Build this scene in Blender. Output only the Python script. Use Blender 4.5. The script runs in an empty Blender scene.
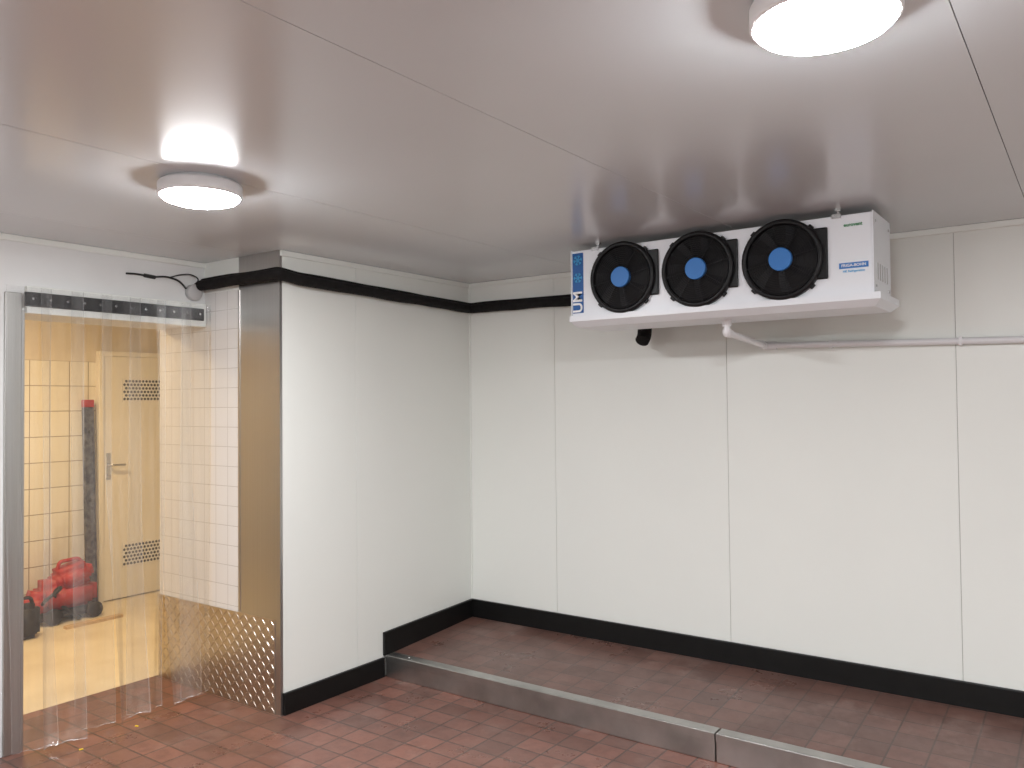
import bpy, bmesh, math, random
from mathutils import Vector, Matrix, Euler
random.seed(4)
sc=bpy.context.scene
COL=sc.collection
try: sc.view_settings.view_transform='Standard'
except: pass
CEIL=2.41; XA=-3.46; YB=4.33; YP=2.748; XD=-4.12; XD2=-4.573; YJ=1.775; STEPY=3.49; PZ=0.125; PZB=0.175
XR=3.2; YF=-3.2; X2=-6.70; Y2A=0.9; Y2B=5.0

# ---------------- materials ----------------
def mat(name, col, rough=.5, metal=0, spec=.5):
    m=bpy.data.materials.new(name); m.use_nodes=True
    b=m.node_tree.nodes['Principled BSDF']
    b.inputs['Base Color'].default_value=(*col,1); b.inputs['Roughness'].default_value=rough
    b.inputs['Metallic'].default_value=metal; b.inputs['Specular IOR Level'].default_value=spec
    return m
def N(m,t,**k):
    n=m.node_tree.nodes.new(t)
    for a,v in k.items(): setattr(n,a,v)
    return n
def L(m,a,b): m.node_tree.links.new(a,b)
def BS(m): return m.node_tree.nodes['Principled BSDF']
def pos(m,order='XYZ',scale=(1,1,1),loc=(0,0,0)):
    g=N(m,'ShaderNodeNewGeometry'); s=N(m,'ShaderNodeSeparateXYZ'); c=N(m,'ShaderNodeCombineXYZ')
    L(m,g.outputs['Position'],s.inputs[0])
    for i,o in enumerate(order): L(m,s.outputs[o],c.inputs[i])
    mp=N(m,'ShaderNodeMapping'); mp.inputs['Scale'].default_value=scale; mp.inputs['Location'].default_value=loc
    L(m,c.outputs[0],mp.inputs[0]); return mp.outputs[0]
def noise(m,vec,scale,detail=4,rough=.5):
    n=N(m,'ShaderNodeTexNoise'); n.inputs['Scale'].default_value=scale; n.inputs['Detail'].default_value=detail
    n.inputs['Roughness'].default_value=rough; L(m,vec,n.inputs['Vector']); return n.outputs['Fac']
def ramp(m,f,stops):
    r=N(m,'ShaderNodeValToRGB'); e=r.color_ramp.elements
    e[0].position=stops[0][0]; e[0].color=(*stops[0][1],1); e[1].position=stops[-1][0]; e[1].color=(*stops[-1][1],1)
    for p,c in stops[1:-1]:
        q=e.new(p); q.color=(*c,1)
    L(m,f,r.inputs[0]); return r.outputs[0]
def mix(m,f,a,b,mode='MIX'):
    n=N(m,'ShaderNodeMix',data_type='RGBA',blend_type=mode)
    if isinstance(f,(int,float)): n.inputs[0].default_value=f
    else: L(m,f,n.inputs[0])
    for i,v in ((6,a),(7,b)):
        if isinstance(v,tuple): n.inputs[i].default_value=(*v,1)
        else: L(m,v,n.inputs[i])
    return n.outputs[2]
def bump(m,h,strength=.3,dist=.01):
    b=N(m,'ShaderNodeBump'); b.inputs['Strength'].default_value=strength; b.inputs['Distance'].default_value=dist
    L(m,h,b.inputs['Height']); L(m,b.outputs[0],BS(m).inputs['Normal'])
def noisy(name,c1,c2,scale,rough=.5,metal=0,stretch=(1,1,1),bs=0,bd=.002,spec=.5):
    m=mat(name,c1,rough,metal,spec); v=pos(m,scale=stretch); f=noise(m,v,scale)
    L(m,ramp(m,f,[(.3,c1),(.7,c2)]),BS(m).inputs['Base Color'])
    if bs: bump(m,f,bs,bd)
    return m
def tiled(name,order,c1,c2,mortar,w,h,off=0,ms=.004,rough=.3,loc=(0,0,0),bs=.4,dirt=None):
    m=mat(name,c1,rough); v=pos(m,order,loc=loc)
    b=N(m,'ShaderNodeTexBrick',offset=off,squash=1); L(m,v,b.inputs['Vector'])
    b.inputs['Color1'].default_value=(*c1,1); b.inputs['Color2'].default_value=(*c2,1); b.inputs['Mortar'].default_value=(*mortar,1)
    b.inputs['Scale'].default_value=1; b.inputs['Brick Width'].default_value=w; b.inputs['Row Height'].default_value=h
    b.inputs['Mortar Size'].default_value=ms; b.inputs['Mortar Smooth'].default_value=.1; b.inputs['Bias'].default_value=0
    col=b.outputs['Color']
    inv=N(m,'ShaderNodeMath',operation='SUBTRACT'); inv.inputs[0].default_value=1; L(m,b.outputs['Fac'],inv.inputs[1])
    if dirt: col=dirt(m,col)
    L(m,col,BS(m).inputs['Base Color']); bump(m,inv.outputs[0],bs,.003)
    return m

M_panel=noisy('white_panel',(.82,.84,.80),(.85,.87,.825),1.2,.36)
M_ceil=noisy('ceiling_panel_paint',(.62,.645,.665),(.66,.685,.705),.8,.22,0.0,spec=.9)
M_gap=mat('panel_joint_sealant',(.42,.41,.38),.7)
M_gapc=mat('ceiling_joint',(.13,.12,.115),.7)
M_wallplain=noisy('painted_wall',(.74,.75,.74),(.80,.81,.80),3,.5)
def floordirt(m,col):
    v=pos(m)
    f1=noise(m,v,1.3,6,.6); f2=noise(m,v,11,6,.7); f3=noise(m,v,3.2,6,.68)
    c=mix(m,ramp(m,f1,[(.35,(0,0,0)),(.7,(.3,.3,.3))]),col,(.28,.18,.15))
    c=mix(m,ramp(m,f2,[(.45,(0,0,0)),(.75,(.6,.6,.6))]),c,(.08,.038,.03))
    c=mix(m,ramp(m,f3,[(.55,(0,0,0)),(.78,(.5,.5,.5))]),c,(.36,.27,.235))
    rr=ramp(m,f3,[(.3,(.22,.22,.22)),(.75,(.5,.5,.5))]); L(m,rr,BS(m).inputs['Roughness'])
    return c
M_floor=tiled('red_quarry_tile','XYZ',(.245,.10,.072),(.145,.064,.048),(.065,.042,.034),.15,.13,0,.0045,.35,bs=.6,dirt=floordirt)
M_floor_p=tiled('red_quarry_tile_platform','XYZ',(.165,.08,.062),(.115,.06,.048),(.07,.046,.038),.15,.13,0,.004,.38,bs=.35,dirt=floordirt)
def warmdirt(m,col):
    v=pos(m); f=noise(m,v,2.5,5,.6)
    return mix(m,ramp(m,f,[(.5,(0,0,0)),(.8,(.5,.5,.5))]),col,(.60,.50,.33))
M_tile_p=tiled('white_glazed_tile','XZY',(.80,.79,.77),(.78,.77,.75),(.60,.58,.55),.108,.108,0,.002,.2,loc=(.02,.03,0))
M_tile_far=tiled('cream_wall_tile','YZX',(.80,.76,.65),(.77,.73,.62),(.30,.25,.18),.15,.2,0,.0035,.3,loc=(.05,.03,0),dirt=warmdirt)
M_plaster=noisy('tan_plaster',(.62,.54,.42),(.70,.63,.50),5,.7,bs=.2)
M_floor2=noisy('yellow_screed_floor',(.70,.60,.42),(.82,.73,.54),3.5,.42,bs=.1)
M_steel=noisy('brushed_steel',(.47,.46,.445),(.53,.52,.505),60,.28,.97,(6,6,.01))
M_steel2=noisy('worn_steel_frame',(.42,.41,.39),(.52,.51,.49),60,.35,.95,(4,4,.02))
M_tread=noisy('tread_plate_aluminium_warm_lit',(.46,.40,.33),(.56,.50,.43),9,.30,.95)  # gold-brown reflection of the warm room light is put into the base colour
M_black=noisy('black_pvc_baseboard',(.004,.004,.004),(.006,.006,.006),10,.45,spec=.3)
M_foam=noisy('black_foam_insulation',(.006,.005,.005),(.013,.012,.012),40,.85,bs=.5,spec=.25)
M_conc=noisy('step_edge_steel',(.36,.355,.34),(.55,.54,.52),5,.30,.93,(1,1,1),bs=.04)
M_unit=mat('white_powder_coat',(.85,.88,.92),.35)
M_fanblk=mat('fan_black_plastic',(.0035,.0035,.0045),.45,0,.35)
M_fandark=mat('fan_cavity',(.003,.003,.004),.8)
M_blade=mat('fan_blade_grey',(.005,.005,.007),.5,0,.3)
M_blue=mat('blue_label',(.04,.20,.56),.5)
M_blue2=mat('blue_sticker',(.0,.09,.33),.35)
M_txtw=mat('label_white',(.9,.9,.9),.5)
M_cyan=mat('label_light_blue',(.05,.38,.70),.5)
M_green=mat('label_green',(.05,.3,.12),.5)
M_pvc=mat('white_pvc_pipe',(.83,.83,.85),.35)
M_lampb=mat('lamp_base_white',(.88,.88,.89),.4)
M_red=noisy('red_tool_plastic',(.50,.025,.018),(.32,.02,.015),12,.45)
M_blk=mat('black_rubber',(.012,.012,.012),.6)
M_grey=mat('grey_plastic',(.5,.5,.5),.5)
M_door=noisy('cream_door_paint',(.80,.76,.66),(.84,.80,.70),4,.4)
M_chrome=mat('satin_metal',(.6,.6,.6),.25,1)
M_hole=mat('vent_hole_dark',(.03,.025,.02),.8)
M_wood=noisy('bare_wood',(.5,.35,.18),(.65,.47,.27),20,.7,0,(1,6,1))
M_yel=mat('yellow_plastic',(.9,.65,.02),.5)
M_level=noisy('paint_splattered_metal',(.012,.018,.045),(.17,.17,.20),22,.5,.2)
def emis(name,col,s):
    m=mat(name,(.9,.9,.9),.4); b=BS(m); b.inputs['Emission Color'].default_value=(*col,1); b.inputs['Emission Strength'].default_value=s; return m
M_emit=emis('lamp_diffuser_lit',(.965,.975,1),225)
M_emit2=emis('warm_lamp_lit',(1,.72,.40),225)
# clear pvc
def clear(name,dif,lo,hi,rough):
    M=bpy.data.materials.new(name); M.use_nodes=True
    nt=M.node_tree; nt.nodes.clear()
    o=nt.nodes.new('ShaderNodeOutputMaterial'); tr=nt.nodes.new('ShaderNodeBsdfTransparent'); gl=nt.nodes.new('ShaderNodeBsdfGlossy'); df=nt.nodes.new('ShaderNodeBsdfDiffuse'); tl=nt.nodes.new('ShaderNodeBsdfTranslucent')
    tr.inputs[0].default_value=(.965,.97,.97,1); gl.inputs['Roughness'].default_value=rough; df.inputs[0].default_value=(.88,.9,.92,1); tl.inputs[0].default_value=(.88,.9,.92,1)
    lw=nt.nodes.new('ShaderNodeLayerWeight'); lw.inputs[0].default_value=.5
    mr=nt.nodes.new('ShaderNodeMapRange'); mr.inputs['To Min'].default_value=lo; mr.inputs['To Max'].default_value=hi; mr.inputs['From Min'].default_value=.35
    m0=nt.nodes.new('ShaderNodeMixShader'); m1=nt.nodes.new('ShaderNodeMixShader'); m2=nt.nodes.new('ShaderNodeMixShader')
    m0.inputs[0].default_value=.35; nt.links.new(df.outputs[0],m0.inputs[1]); nt.links.new(tl.outputs[0],m0.inputs[2])
    g=nt.nodes.new('ShaderNodeNewGeometry'); mp=nt.nodes.new('ShaderNodeMapping'); mp.inputs['Scale'].default_value=(30,30,.8)
    ns_=nt.nodes.new('ShaderNodeTexNoise'); ns_.inputs['Scale'].default_value=1.0; ns_.inputs['Detail'].default_value=3
    nt.links.new(g.outputs['Position'],mp.inputs[0]); nt.links.new(mp.outputs[0],ns_.inputs['Vector'])
    r=nt.nodes.new('ShaderNodeMapRange'); r.inputs['From Min'].default_value=.4; r.inputs['From Max'].default_value=.75; r.inputs['To Min'].default_value=dif; r.inputs['To Max'].default_value=dif*2.6
    nt.links.new(ns_.outputs['Fac'],r.inputs['Value']); nt.links.new(r.outputs[0],m1.inputs[0])
    nt.links.new(tr.outputs[0],m1.inputs[1]); nt.links.new(m0.outputs[0],m1.inputs[2])
    nt.links.new(lw.outputs['Facing'],mr.inputs['Value'])
    nt.links.new(mr.outputs[0],m2.inputs[0]); nt.links.new(m1.outputs[0],m2.inputs[1]); nt.links.new(gl.outputs[0],m2.inputs[2])
    nt.links.new(m2.outputs[0],o.inputs[0]); return M
M_clear=clear('clear_pvc_strip',.045,.06,.55,.10)
M_clear_e=clear('clear_pvc_strip_edge',.20,.15,.6,.2)

# ---------------- geometry helpers ----------------
def finish(bm,name,mats,parent=None,smooth=False):
    me=bpy.data.meshes.new(name); bm.normal_update(); bm.to_mesh(me); bm.free()
    for m in (mats if isinstance(mats,(list,tuple)) else [mats]): me.materials.append(m)
    ob=bpy.data.objects.new(name,me); COL.objects.link(ob)
    if smooth:
        for p in me.polygons: p.use_smooth=True
    if parent: ob.parent=parent
    return ob
FC=[(0,1,3,2),(4,6,7,5),(0,4,5,1),(2,3,7,6),(0,2,6,4),(1,5,7,3)]
def bx(bm,a,b,mi=0,bev=0,M=None,zf=None):
    vs=[bm.verts.new((x,y,z)) for x in (a[0],b[0]) for y in (a[1],b[1]) for z in (a[2],b[2])]
    fs=[bm.faces.new([vs[i] for i in f]) for f in FC]
    for f in fs: f.material_index=mi
    if zf:
        for v in vs: v.co.z=zf(v.co)
    if M is not None:
        for v in vs: v.co=M@v.co
    if bev:
        es=list({e for f in fs for e in f.edges})
        r=bmesh.ops.bevel(bm,geom=es,offset=bev,segments=2,affect='EDGES',profile=.5)
        for f in r['faces']: f.material_index=mi
def box(name,a,b,m,parent=None,bev=0,zf=None):
    bm=bmesh.new(); bx(bm,a,b,0,bev,None,zf); bmesh.ops.recalc_face_normals(bm,faces=bm.faces[:])
    return finish(bm,name,m,parent)
def empty(name,loc=(0,0,0)):
    e=bpy.data.objects.new(name,None); COL.objects.link(e); e.empty_display_size=.1; return e
def lathe(name,prof,m,parent=None,M=None,seg=48,smooth=True):
    bm=bmesh.new(); rings=[]
    for r,z in prof:
        if r<1e-5: rings.append([bm.verts.new((0,0,z))])
        else: rings.append([bm.verts.new((r*math.cos(2*math.pi*i/seg),r*math.sin(2*math.pi*i/seg),z)) for i in range(seg)])
    for a,b in zip(rings,rings[1:]):
        for i in range(seg):
            j=(i+1)%seg
            q=[a[0]] if len(a)==1 else [a[i],a[j]]
            p=[b[0]] if len(b)==1 else [b[j],b[i]]
            if len(q)+len(p)>2: bm.faces.new(q+p)
    bmesh.ops.recalc_face_normals(bm,faces=bm.faces[:])
    if M is not None: bmesh.ops.transform(bm,matrix=M,verts=bm.verts[:])
    return finish(bm,name,m,parent,smooth)
def tube(name,pts,r,m,parent=None,bez=False,cyc=False):
    cu=bpy.data.curves.new(name,'CURVE'); cu.dimensions='3D'; cu.bevel_depth=r; cu.bevel_resolution=5; cu.use_fill_caps=True
    s=cu.splines.new('POLY'); P=[Vector(p) for p in pts]
    if bez and not cyc:
        Q=[P[0]]
        for i in range(1,len(P)-1):
            a,b,c=P[i-1],P[i],P[i+1]; d=min(bez,(a-b).length/2.01,(c-b).length/2.01)
            s1=b+(a-b).normalized()*d; s2=b+(c-b).normalized()*d
            for k in range(7):
                t=k/6; Q.append(s1*(1-t)**2+b*2*t*(1-t)+s2*t*t)
        Q.append(P[-1]); P=Q
    s.points.add(len(P)-1)
    for i,p in enumerate(P): s.points[i].co=(*p,1)
    s.use_cyclic_u=cyc
    cu.materials.append(m); tmp=bpy.data.objects.new(name,cu)
    COL.objects.link(tmp); dg=bpy.context.evaluated_depsgraph_get(); me=bpy.data.meshes.new_from_object(tmp.evaluated_get(dg))
    bpy.data.objects.remove(tmp); me.name=name
    ob=bpy.data.objects.new(name,me); COL.objects.link(ob)
    for p in me.polygons: p.use_smooth=True
    if parent: ob.parent=parent
    return ob
def text(name,s,size,M,m,parent,ext=.001):
    cu=bpy.data.curves.new(name,'FONT'); cu.body=s; cu.size=size; cu.extrude=ext; cu.align_x='CENTER'; cu.align_y='CENTER'; cu.materials.append(m)
    cu.offset=size*.02
    tmp=bpy.data.objects.new(name,cu); COL.objects.link(tmp)
    dg=bpy.context.evaluated_depsgraph_get(); me=bpy.data.meshes.new_from_object(tmp.evaluated_get(dg)); bpy.data.objects.remove(tmp)
    me.transform(M); ob=bpy.data.objects.new(name,me); COL.objects.link(ob); ob.parent=parent; return ob
def pz(y): return PZ+(PZB-PZ)*max(0,min(1,(y-STEPY-.07)/(YB-STEPY-.07)))

# ---------------- room shell ----------------
box('floor',(XD2-.02,YF,-.1),(XR,YB+.1,0),M_floor)
box('floor_raised_platform',(XA,STEPY+.07,0),(XR,YB,PZ),M_floor_p,zf=lambda c:0 if c.z<.01 else pz(c.y))
box('floor_back_room',(X2-.1,Y2A-.1,-.1),(XD2-.02,Y2B+.1,0),M_floor2)
bm=bmesh.new()
seams=[-4.83,-3.68,-2.53,-1.38,-.232,.918,2.07,3.3]
for a,b in zip(seams,seams[1:]):
    bx(bm,(max(a+.001,XD-.1),YF,CEIL),(min(b-.001,XR+.05),YB+.05,CEIL+.02),0,.0008)
bx(bm,(XD-.1,YF,CEIL+.005),(XR+.05,YB+.05,CEIL+.1),1)
finish(bm,'ceiling',[M_ceil,M_gapc])
box('ceiling_back_room',(X2-.1,Y2A-.1,2.5),(XD2,Y2B+.1,2.6),M_plaster)
bm=bmesh.new()
xs=[XA,-2.78,-1.66,-.545,.575,1.70,2.82,XR]
for a,b in zip(xs,xs[1:]): bx(bm,(a+.0012,YB,0),(b-.0012,YB+.03,CEIL),0,.001)
bx(bm,(XA-.02,YB+.004,0),(XR,YB+.12,CEIL),1)
finish(bm,'wall_back',[M_panel,M_gap])
bm=bmesh.new()
for a,b in ((YP+.002,3.284),(3.284,YB)): bx(bm,(XA-.03,a+.001,0),(XA,b-.001,CEIL),0,.001)
bx(bm,(XD2,YP+.006,0),(XA-.005,YB+.12,CEIL),1)
bx(bm,(XD2,YB+.12,0),(XD2+.1,Y2B+.1,2.5),1)
finish(bm,'wall_left',[M_panel,M_wallplain])
box('wall_tiled_jamb',(XD2,YP,0),(-3.80,YP+.0058,2.235),M_tile_p)
box('trim_jamb_top',(XD2,YP-.001,2.235),(-3.80,YP+.0058,CEIL),M_panel)
bm=bmesh.new()
bx(bm,(XD2,YF,0),(XD,YJ,CEIL)); bx(bm,(XD2,YJ,2.06),(XD,YP,CEIL))
finish(bm,'wall_doorway',M_wallplain)
box('wall_right',(XR,YF,0),(XR+.1,YB+.1,CEIL),M_panel)
box('wall_front',(XD2,YF-.1,0),(XR+.1,YF,CEIL),M_panel)
bm=bmesh.new()
bx(bm,(X2-.1,Y2A,0),(X2,Y2B,1.97),0); bx(bm,(X2-.1,Y2A,1.97),(X2,Y2B,2.5),1)
finish(bm,'wall_back_room_far',[M_tile_far,M_plaster])
box('wall_back_room_side_a',(X2-.1,Y2A-.1,0),(XD2,Y2A,2.5),M_plaster)
box('wall_back_room_side_b',(X2-.1,Y2B,0),(XD2+.1,Y2B+.1,2.5),M_plaster)

box('trim_1',(XA,YB-.012,CEIL-.03),(XR,YB,CEIL),M_panel,bev=.004)
box('trim_2',(XA,YP,CEIL-.03),(XA+.012,YB-.012,CEIL),M_panel,bev=.004)
box('trim_3',(XD,YF,CEIL-.03),(XD+.012,YP,CEIL),M_panel,bev=.004)
box('trim_4',(XA,YB-.01,PZB),(XA+.01,YB,CEIL-.03),M_panel,bev=.003)

def baseb(name,a,b,zf=None): return box(name,a,b,M_black,bev=.004,zf=zf)
baseb('baseboard_back',(XA,YB-.02,PZB-.01),(XR,YB,.29))
baseb('baseboard_left_upper',(XA,STEPY-.005,PZ-.005),(XA+.02,YB-.02,.3),zf=lambda c:(pz(c.y)-.004) if c.z<.2 else (.258 if c.y<4 else .29))
baseb('baseboard_left',(XA,YP+.01,0),(XA+.02,STEPY-.005,.113))
baseb('baseboard_doorway',(XD,YF,0),(XD+.02,YJ-.10,.118))

# step nosing
bm=bmesh.new()
for a,b in ((XA+.022,-1.42),(-1.414,1.1),(1.106,XR)):
    bx(bm,(a,STEPY,0),(b,STEPY+.07,PZ+.004),0,.004)
    bx(bm,(a,STEPY-.004,PZ-.035),(b,STEPY+.001,PZ+.002),0,.001)
    x=a+.15
    while x<b-.05:
        lx=Matrix.Translation((x,STEPY+.035,PZ+.004)); 
        bmesh.ops.create_cone(bm,cap_ends=True,segments=10,radius1=.006,radius2=.004,depth=.004,matrix=lx); x+=.6
bmesh.ops.recalc_face_normals(bm,faces=bm.faces[:])
finish(bm,'step_edge',M_conc)

bm=bmesh.new()
bx(bm,(-3.80,YP-.004,0),(XA+.002,YP,CEIL),0,.001)
bx(bm,(XA+.0005,YP-.004,0),(XA+.003,YP+.012,CEIL),0)
bx(bm,(-3.805,YP-.007,.49),(-3.79,YP-.003,2.23),0)
finish(bm,'steel_corner_cladding',M_steel)
bm=bmesh.new()
x0,x1,z1=XD2,-3.50,.485; yf=YP-.008
bx(bm,(x0,yf,0),(x1,YP-.0045,z1))
def loz(cx,cz,ang):
    l,w,h=.023,.0050,.0024; ca,sa=math.cos(ang),math.sin(ang)
    pts=[(-l,0),(-l*.5,-w),(l*.5,-w),(l,0),(l*.5,w),(-l*.5,w)]
    base=[bm.verts.new((cx+p[0]*ca-p[1]*sa,yf,cz+p[0]*sa+p[1]*ca)) for p in pts]
    tp=[bm.verts.new((cx+.65*(p[0]*ca-p[1]*sa),yf-h,cz+.65*(p[0]*sa+p[1]*ca))) for p in pts]
    bm.faces.new(tp)
    for i in range(6): bm.faces.new([base[i],base[(i+1)%6],tp[(i+1)%6],tp[i]])
p=.037; i=0; x=x0+.02
while x<x1-.016:
    j=0; z=.021
    while z<z1-.016:
        loz(x,z,math.pi/4 if (i+j)%2 else -math.pi/4); z+=p; j+=1
    x+=p; i+=1
bmesh.ops.recalc_face_normals(bm,faces=bm.faces[:])
finish(bm,'tread_plate_cladding',M_tread)

bm=bmesh.new()
bx(bm,(XD-.02,YJ-.075,0),(XD+.012,YJ+.0,2.14),0,.003)
bx(bm,(XD2,YJ,0),(XD+.012,YJ+.012,2.06),0,.002)
finish(bm,'door_frame_steel',M_steel2)

# ---------------- strip curtain ----------------
cur=empty('strip_curtain')
box('header_rail',(XD,YJ+.013,2.045),(XD+.03,YP-.01,2.175),M_panel,cur,.003)
box('clamp_bar',(XD+.03,YJ+.0,2.078),(XD+.042,YP-.03,2.145),M_black,cur,.003)
bm=bmesh.new()
for k in range(12):
    y=YJ+.03+k*.08
    bmesh.ops.create_cone(bm,cap_ends=True,segments=8,radius1=.007,radius2=.006,depth=.008,matrix=Matrix.Translation((XD+.05,y,2.112))@Matrix.Rotation(math.pi/2,4,'Y'))
finish(bm,'clamp_bolts',M_chrome,cur)
ns=7
for k in range(ns):
    rk=random.Random(20+k)
    w=.20; yc0=YJ+.01+k*(YP-YJ-.09)/(ns-1)
    bm=bmesh.new(); nu,nv=20,56; g=[]
    ph=rk.random()*6; amp=.008+.014*rk.random(); sway=rk.uniform(.01,.08)
    tw=rk.uniform(-.35,.35); zb=.015+rk.random()*.04
    us=[-.5,-.490]+[-.490+.980*i/18 for i in range(1,18)]+[.490,.5]; nu=len(us)-1
    for j in range(nv+1):
        t=j/nv; z=2.165-t*(2.165-zb); row=[]
        for u in us:
            curl=(.07*u*u*4*(.35+.65*t)) * (1 if k%2 else -1)*.45
            dx=.060+(k%2)*.008+curl*t+amp*math.sin(ph+5.5*t+u*3)*t+sway*t*t+ tw*u*w*t*t+.008*math.sin(u*13+ph+2*t)*t
            if dx<.05: dx=.05+(dx-.05)*.1
            yy=yc0+u*w*(1-.08*t)+.02*math.sin(ph*2+3*t)*t
            if yy>YP-.015: dx+= (yy-(YP-.015))*.8; yy=YP-.015-(yy-(YP-.015))*.1
            row.append(bm.verts.new((XD+dx,yy,z)))
        g.append(row)
    for j in range(nv):
        for i in range(nu):
            f=bm.faces.new([g[j][i],g[j][i+1],g[j+1][i+1],g[j+1][i]])
            if i in (0,nu-1) or j==nv-1: f.material_index=1
    for i,v_ in enumerate(g[nv-1]): v_.co.z=g[nv][i].co.z+.004
    finish(bm,'strip_%d'%(k+1),[M_clear,M_clear_e],cur,True)

# ---------------- ceiling lamps ----------------
def lamp(x,y,name='ceiling_lamp',ez=CEIL,em=M_emit):
    e=empty(name); T=Matrix.Translation((x,y,ez))
    lathe('base',[(0,0),(.125,0),(.125,-.008),(.141,-.010),(.145,-.016),(.145,-.050),(.143,-.055),(.137,-.056)],M_lampb,e,T,64)
    lathe('diffuser',[(.137,-.054),(.134,-.060),(.125,-.068),(.105,-.075),(.06,-.080),(0,-.082)],em,e,T,64)
for x,y in ((-2.625,1.734),(-.432,1.685),(1.75,1.62),(-2.6,-1.2),(-.4,-1.2),(1.75,-1.2)): lamp(x,y)
lamp(-5.55,2.3,'back_room_ceiling_lamp',2.5,M_emit2)

# ---------------- evaporator ----------------
ev=empty('evaporator_cooling_unit')
ux0,ux1,uy0,uy1,uz0,uz1=-2.19,-.745,3.585,3.90,2.035,2.375
box('casing',(ux0,uy0,uz0),(ux1,uy1,uz1),M_unit,ev,.006)
bm=bmesh.new()
def frustum(bm,a0,b0,z0,a1,b1,z1):
    lo=[bm.verts.new((x,y,z0)) for x,y in ((a0[0],a0[1]),(b0[0],a0[1]),(b0[0],b0[1]),(a0[0],b0[1]))]
    hi=[bm.verts.new((x,y,z1)) for x,y in ((a1[0],a1[1]),(b1[0],a1[1]),(b1[0],b1[1]),(a1[0],b1[1]))]
    bm.faces.new(lo[::-1]); bm.faces.new(hi)
    for i in range(4):
        j=(i+1)%4; bm.faces.new([lo[i],lo[j],hi[j],hi[i]])
frustum(bm,(ux0+.01,uy0+.03),(ux1-.0,uy1+.02),1.985,(ux0-.004,uy0-.02),(ux1+.03,uy1+.05),2.012)
frustum(bm,(ux0-.004,uy0-.02),(ux1+.03,uy1+.05),2.012,(ux0-.004,uy0-.02),(ux1+.03,uy1+.05),2.04)
bmesh.ops.remove_doubles(bm,verts=bm.verts[:],dist=1e-5)
finish(bm,'drip_tray',M_unit,ev)
box('end_panel_right',(ux1-.0,uy0-.004,uz0+.005),(ux1+.004,uy1+.01,uz1+.004),M_unit,ev)
box('end_panel_left',(ux0-.004,uy0-.004,uz0+.005),(ux0,uy1+.01,uz1+.004),M_unit,ev)
bm=bmesh.new()
for k in range(5): bx(bm,(ux1+.004,uy0+.06+k*.045,2.10),(ux1+.0055,uy0+.075+k*.045,2.17))
for z in (2.07,2.34):
    for yy in (uy0+.03,uy1-.03): bmesh.ops.create_cone(bm,cap_ends=True,segments=10,radius1=.006,radius2=.006,depth=.006,matrix=Matrix.Translation((ux1+.005,yy,z))@Matrix.Rotation(math.pi/2,4,'Y'))
finish(bm,'side_slots',M_grey,ev)
bm=bmesh.new()
bx(bm,(ux0+.02,uy1,uz0+.02),(ux1-.02,uy1+.004,uz1-.02))
for k in range(140): 
    x=ux0+.03+k*.01; bx(bm,(x,uy1+.004,uz0+.03),(x+.002,uy1+.012,uz1-.03))
finish(bm,'coil_fins',M_chrome,ev)
def RM(x,z,y=uy0): return Matrix.Translation((x,y,z))@Matrix.Rotation(math.pi/2,4,'X')
for k,fx in enumerate((-1.893,-1.503,-1.113)):
    fz=2.212; T=RM(fx,fz); R=.176
    box('fan_plate_%d'%k,(fx-.06,uy0-.012,fz-.10),(fx+.192,uy0-.001,fz+.12),M_fanblk,ev,.006)
    lathe('fan_ring_%d'%k,[(R-.02,.002),(R,.002),(R,.022),(R-.006,.030),(R-.018,.030),(R-.024,.024),(R-.024,.004)],M_fanblk,ev,T,64)
    lathe('fan_cavity_%d'%k,[(R-.02,.013),(0,.013)],M_fandark,ev,T,64)
    bm=bmesh.new()
    for b in range(7):
        a0=b*2*math.pi/7; prev=None
        for s in range(9):
            rr=.045+s*(R-.03-.045)/8; a=a0+.25*s/8
            wv=.42-.12*s/8
            p1=bm.verts.new((rr*math.cos(a),rr*math.sin(a),.024)); p2=bm.verts.new((rr*math.cos(a+wv),rr*math.sin(a+wv),.015))
            if prev: bm.faces.new([prev[0],p1,p2,prev[1]])
            prev=(p1,p2)
    bmesh.ops.transform(bm,matrix=T,verts=bm.verts[:]); finish(bm,'fan_blades_%d'%k,M_blade,ev)
    bm=bmesh.new()
    def ring(r,z,w=.0011):
        seg=48; rs=[]
        for i in range(seg):
            a=2*math.pi*i/seg
            rs.append([bm.verts.new(((r+w*math.cos(q))*math.cos(a),(r+w*math.cos(q))*math.sin(a),z+w*math.sin(q))) for q in (0,2.1,4.2)])
        for i in range(seg):
            j=(i+1)%seg
            for q in range(3): bm.faces.new([rs[i][q],rs[j][q],rs[j][(q+1)%3],rs[i][(q+1)%3]])
    for q in range(11): ring(.055+q*.0098,.038-(q*.0098)*.05)
    for q in range(8):
        a=q*math.pi/4+.2
        bx(bm,(.053,-.0013,.032),(R-.01,.0013,.034),0,0,Matrix.Rotation(a,4,'Z'))
    bmesh.ops.transform(bm,matrix=T,verts=bm.verts[:]); finish(bm,'fan_guard_%d'%k,M_fanblk,ev)
    lathe('fan_hub_%d'%k,[(.050,.020),(.050,.040),(.047,.042),(0,.042)],M_blue,ev,T,40,False)
    bm=bmesh.new()
    for a in (.8,2.35,3.93,5.5):
        m=Matrix.Rotation(a,4,'Z'); bx(bm,(R-.012,-.012,.002),(R+.010,.012,.016),0,.003,m)
    bmesh.ops.transform(bm,matrix=T,verts=bm.verts[:]); finish(bm,'fan_lugs_%d'%k,M_fanblk,ev)
box('blue_sticker',(ux0+.006,uy0-.0025,2.055),(ux0+.068,uy0-.0005,2.362),M_blue2,ev)
Tm=lambda x,z,rot=0,o=.003:RM(x,z,uy0-o)@Matrix.Rotation(rot,4,'Z')
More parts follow.
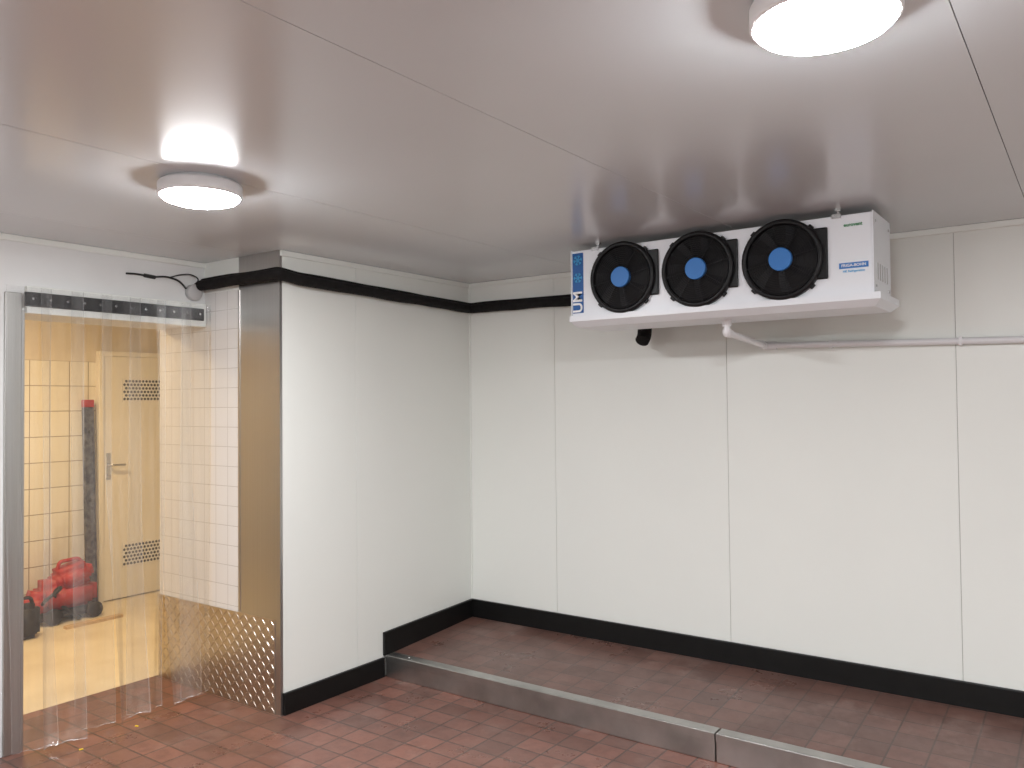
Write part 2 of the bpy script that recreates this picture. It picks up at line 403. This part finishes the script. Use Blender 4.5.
text('sticker_text','UM',.075,Tm(ux0+.037,2.112,math.pi/2),M_txtw,ev)
bm=bmesh.new()
for q in range(3): bx(bm,(-.026,-.0026,0),(.026,.0026,.001),0,0,Matrix.Rotation(q*math.pi/3,4,'Z'))
for q in range(6):
    for s in (-1,1): bx(bm,(0,-.0018,0),(.011,.0018,.001),0,0,Matrix.Rotation(q*math.pi/3,4,'Z')@Matrix.Translation((.015,0,0))@Matrix.Rotation(s*.8,4,'Z'))
b2=bm.copy()
bmesh.ops.transform(bm,matrix=Tm(ux0+.037,2.325,.2),verts=bm.verts[:]); finish(bm,'snowflake_mark',M_cyan,ev)
bmesh.ops.transform(b2,matrix=Tm(ux0+.037,2.235,.0),verts=b2.verts[:]); finish(b2,'snowflake_mark_small',M_cyan,ev)
bm=bmesh.new(); bx(bm,(-.878,uy0-.0022,2.148),(-.762,uy0-.0008,2.172)); finish(bm,'brand_label',M_blue,ev)
text('brand_label_text','FRIGA-BOHN',.0165,Tm(-.82,2.160),M_txtw,ev,.0006)
text('brand_label_subtext','HK Refrigeration',.0125,Tm(-.82,2.136,0,.0015),M_cyan,ev,.0006)
text('approval_label_text','eurovent',.02,Tm(-.82,2.33),M_green,ev)
bm=bmesh.new()
for hx in (ux0+.14,ux1-.14):
    for hy in (uy0+.03,uy1-.04):
        bx(bm,(hx-.018,hy-.012,uz1),(hx+.018,hy+.012,uz1+.006)); bx(bm,(hx-.004,hy-.004,uz1+.004),(hx+.004,hy+.004,CEIL))
        bx(bm,(hx-.011,hy-.010,CEIL-.012),(hx+.011,hy+.010,CEIL))
    bx(bm,(hx-.018,uy0-.008,uz1-.012),(hx+.018,uy0-.002,uz1+.006))
finish(bm,'hanger_brackets',M_chrome,ev)

dp=empty('condensate_drain_pipe')
tube('pipe',[(-1.437,3.76,1.992),(-1.437,3.76,1.925),(-1.43,4.29,1.89),(-.275,4.30,1.862),(XR,4.30,1.80)],.016,M_pvc,dp,bez=.03)
tube('socket',[(-1.437,3.76,1.99),(-1.437,3.76,1.955)],.023,M_pvc,dp)
tube('elbow_lower',[(-1.437,3.76,1.94),(-1.437,3.76,1.924),(-1.4365,3.80,1.9225)],.021,M_pvc,dp,bez=.02)
tube('elbow_wall',[(-1.4315,4.24,1.8935),(-1.43,4.29,1.89),(-1.37,4.29,1.888)],.021,M_pvc,dp,bez=.02)
bm=bmesh.new()
for x in (-1.1,-.52,.1,.8):
    z=1.89-(x+1.43)*.0242; bx(bm,(x-.008,4.283,z-.02),(x+.008,4.33,z+.02),0,.003)
finish(bm,'pipe_clips',M_pvc,dp)

# insulated refrigerant lines
rl=empty('insulated_refrigerant_line')
def wob(pts,r,name,seed):
    rnd=random.Random(seed); P=[Vector(p) for p in pts]; Q=[]
    for a,b in zip(P,P[1:]):
        n=max(1,int((b-a).length/.12))
        for i in range(n):
            q=a.lerp(b,i/n)
            if i: q=q+Vector((0,0,rnd.uniform(-.003,.003)))
            Q.append(q)
    Q.append(P[-1]); tube(name,Q,r,M_foam,rl,bez=.03)
wob([(XD+.03,YP-.05,2.275),(XA+.045,YP-.045,2.275),(XA+.045,YP+.1,2.258),(XA+.045,YB-.045,2.232),(-1.95,YB-.045,2.215),(-1.95,4.0,2.20)],.029,'line_large',1)
wob([(XD+.03,YP-.03,2.300),(XA+.028,YP-.03,2.300),(XA+.028,YP+.1,2.286),(XA+.028,YB-.028,2.258),(-1.95,YB-.028,2.25),(-1.95,4.0,2.25)],.017,'line_small',2)
tube('line_drop',[(-2.10,4.25,2.19),(-2.10,4.22,1.975),(-2.10,4.19,1.945)],.040,M_foam,rl,bez=.02)

jb=empty('cable_junction_box')
MX=Matrix.Translation((XD,2.67,2.235))@Matrix.Rotation(math.pi/2,4,'Y')
lathe('body',[(0,0),(.045,0),(.045,.03),(.040,.036),(0,.038)],M_grey,jb,MX)
tube('cable',[(XD+.02,2.62,2.25),(XD+.02,2.58,2.29),(XD+.02,2.5,2.305),(XD+.015,2.42,2.292),(XD+.012,2.34,2.30),(XD+.012,2.28,2.295)],.005,M_blk,jb,bez=.03)
tube('cable_loop',[(XD+.02,2.66,2.27),(XD+.03,2.70,2.31),(XD+.03,2.64,2.335),(XD+.02,2.57,2.32),(XD+.015,2.52,2.30)],.0035,M_blk,jb,bez=.03)
tube('cable_end',[(XD+.012,2.44,2.293),(XD+.012,2.38,2.297)],.010,M_blk,jb)

# ---------------- back room: door ----------------
d=empty('door_1'); y0,y1=3.46,4.40; dx=X2
box('leaf',(dx+.005,y0+.04,.01),(dx+.045,y1-.04,2.02),M_door,d,.003)
bm=bmesh.new(); bx(bm,(dx,y0,0),(dx+.06,y0+.04,2.06),0,.004); bx(bm,(dx,y1-.04,0),(dx+.06,y1,2.06),0,.004); bx(bm,(dx,y0+.04,2.02),(dx+.06,y1-.04,2.06),0,.004)
finish(bm,'frame',M_door,d)
bm=bmesh.new()
for zc in (1.74,.36):
    bx(bm,(dx+.045,3.66,zc-.10),(dx+.049,4.20,zc+.10),0,.001)
    for r_ in range(6):
        for c_ in range(17):
            bmesh.ops.create_cone(bm,cap_ends=True,segments=8,radius1=.011,radius2=.011,depth=.004,matrix=Matrix.Translation((dx+.050,3.682+c_*.03+(r_%2)*.015-.004,zc-.075+r_*.03))@Matrix.Rotation(math.pi/2,4,'Y'))
for f in bm.faces:
    f.material_index=1 if len(f.verts)==8 or f.calc_area()<.0002 else 0
finish(bm,'vent_grilles',[M_door,M_hole],d)
box('handle_plate',(dx+.045,3.525,1.0),(dx+.051,3.56,1.22),M_chrome,d,.002)
tube('handle_lever',[(dx+.05,3.543,1.12),(dx+.10,3.543,1.12),(dx+.10,3.66,1.118)],.010,M_chrome,d,bez=.02)
tube('lock',[(dx+.05,3.543,1.04),(dx+.06,3.543,1.04)],.010,M_chrome,d)

sl=empty('spirit_level')
Tl=Matrix.Translation((X2+.115,3.375,0))@Matrix.Rotation(-.045,4,'Y')
bm=bmesh.new()
bx(bm,(-.012,-.035,.02),(.012,.035,1.60),0,0,Tl); bx(bm,(-.02,-.040,.02),(.02,-.030,1.60),0,.002,Tl); bx(bm,(-.02,.030,.02),(.02,.040,1.60),0,.002,Tl)
finish(bm,'beam',M_level,sl)
bm=bmesh.new(); bx(bm,(-.022,-.042,1.60),(.022,.042,1.66),0,.004,Tl); bx(bm,(-.022,-.042,0),(.022,.042,.02),0,.004,Tl); finish(bm,'end_caps',M_red,sl)
bm=bmesh.new()
for z in (.3,.85,1.4): bx(bm,(-.014,-.010,z-.014),(.014,.010,z+.014),0,.004,Tl)
finish(bm,'vials',M_blk,sl)

v=empty('canister_vacuum')
def blob(name,c,s,m,parent,lvl=2,cast=.0,rot=0):
    bm=bmesh.new(); bmesh.ops.create_cube(bm,size=1)
    bmesh.ops.transform(bm,matrix=Matrix.Translation(c)@Matrix.Rotation(rot,4,'X')@Matrix.Diagonal((*s,1)),verts=bm.verts[:])
    bmesh.ops.bevel(bm,geom=bm.edges[:],offset=min(s)*.28,segments=4,affect='EDGES')
    return finish(bm,name,m,parent,True)
blob('body',(-6.30,3.12,.18),(.26,.46,.26),M_red,v)
blob('motor_cover',(-6.30,3.18,.32),(.22,.28,.16),M_red,v,rot=.25)
blob('front_nose',(-6.28,2.90,.15),(.22,.20,.19),M_red,v,rot=-.3)
blob('bumper',(-6.29,3.12,.06),(.27,.46,.05),M_blk,v)
for yy in (2.98,3.28):
    for xx in (-6.145,-6.435):
        lathe('wheel',[(0,-.02),(.055,-.02),(.06,-.012),(.06,.012),(.055,.02),(0,.02)],M_blk,v,Matrix.Translation((xx,yy,.06))@Matrix.Rotation(math.pi/2,4,'Y'),24)
tube('handle',[(-6.3,3.08,.36),(-6.3,3.09,.43),(-6.3,3.24,.44),(-6.3,3.27,.37)],.014,M_red,v,bez=.03)
hp=[(-6.2,2.92,.15)]+[(-6.14+.05*math.sin(t*.9),2.88-.05*math.cos(t*1.3)+.035*t,.12+.16*math.sin(t*.55)) for t in range(1,8)]
tube('hose',hp,.013,M_blk,v,bez=.05)
v.location=(-.12,-.05,0)

tb=empty('black_tool_case')
blob('body',(-6.08,2.68,.12),(.12,.18,.24),M_blk,tb)
tube('handle',[(-6.08,2.63,.23),(-6.08,2.64,.28),(-6.08,2.72,.28),(-6.08,2.73,.23)],.012,M_blk,tb,bez=.03)
tb.location=(0,-.03,0)
box('wood_offcut',(-6.12,2.93,0),(-6.07,3.35,.022),M_wood,None,.002)

bm=bmesh.new()
for (x,y) in ((-2.75,2.3),(-3.95,2.25),(-3.9,1.95)):
    a=random.random()*3
    bx(bm,(-.009,-.004,0),(.009,.004,.004),0,.001,Matrix.Translation((x,y,0))@Matrix.Rotation(a,4,'Z'))
finish(bm,'yellow_plastic_scraps',M_yel)

w=bpy.data.worlds.new('world'); sc.world=w; w.use_nodes=True
w.node_tree.nodes['Background'].inputs[0].default_value=(.5,.5,.5,1); w.node_tree.nodes['Background'].inputs[1].default_value=.1
cam=bpy.data.cameras.new('camera'); co=bpy.data.objects.new('camera',cam); COL.objects.link(co)
cam.sensor_width=36; cam.lens=818/1024*36; cam.clip_start=.02
co.matrix_world=Matrix.Translation((0,0,1.6))@Matrix.Rotation(math.radians(35.7),4,'Z')@Matrix.Rotation(math.radians(91.33),4,'X')@Matrix.Rotation(math.radians(-.55),4,'Z')
sc.camera=co
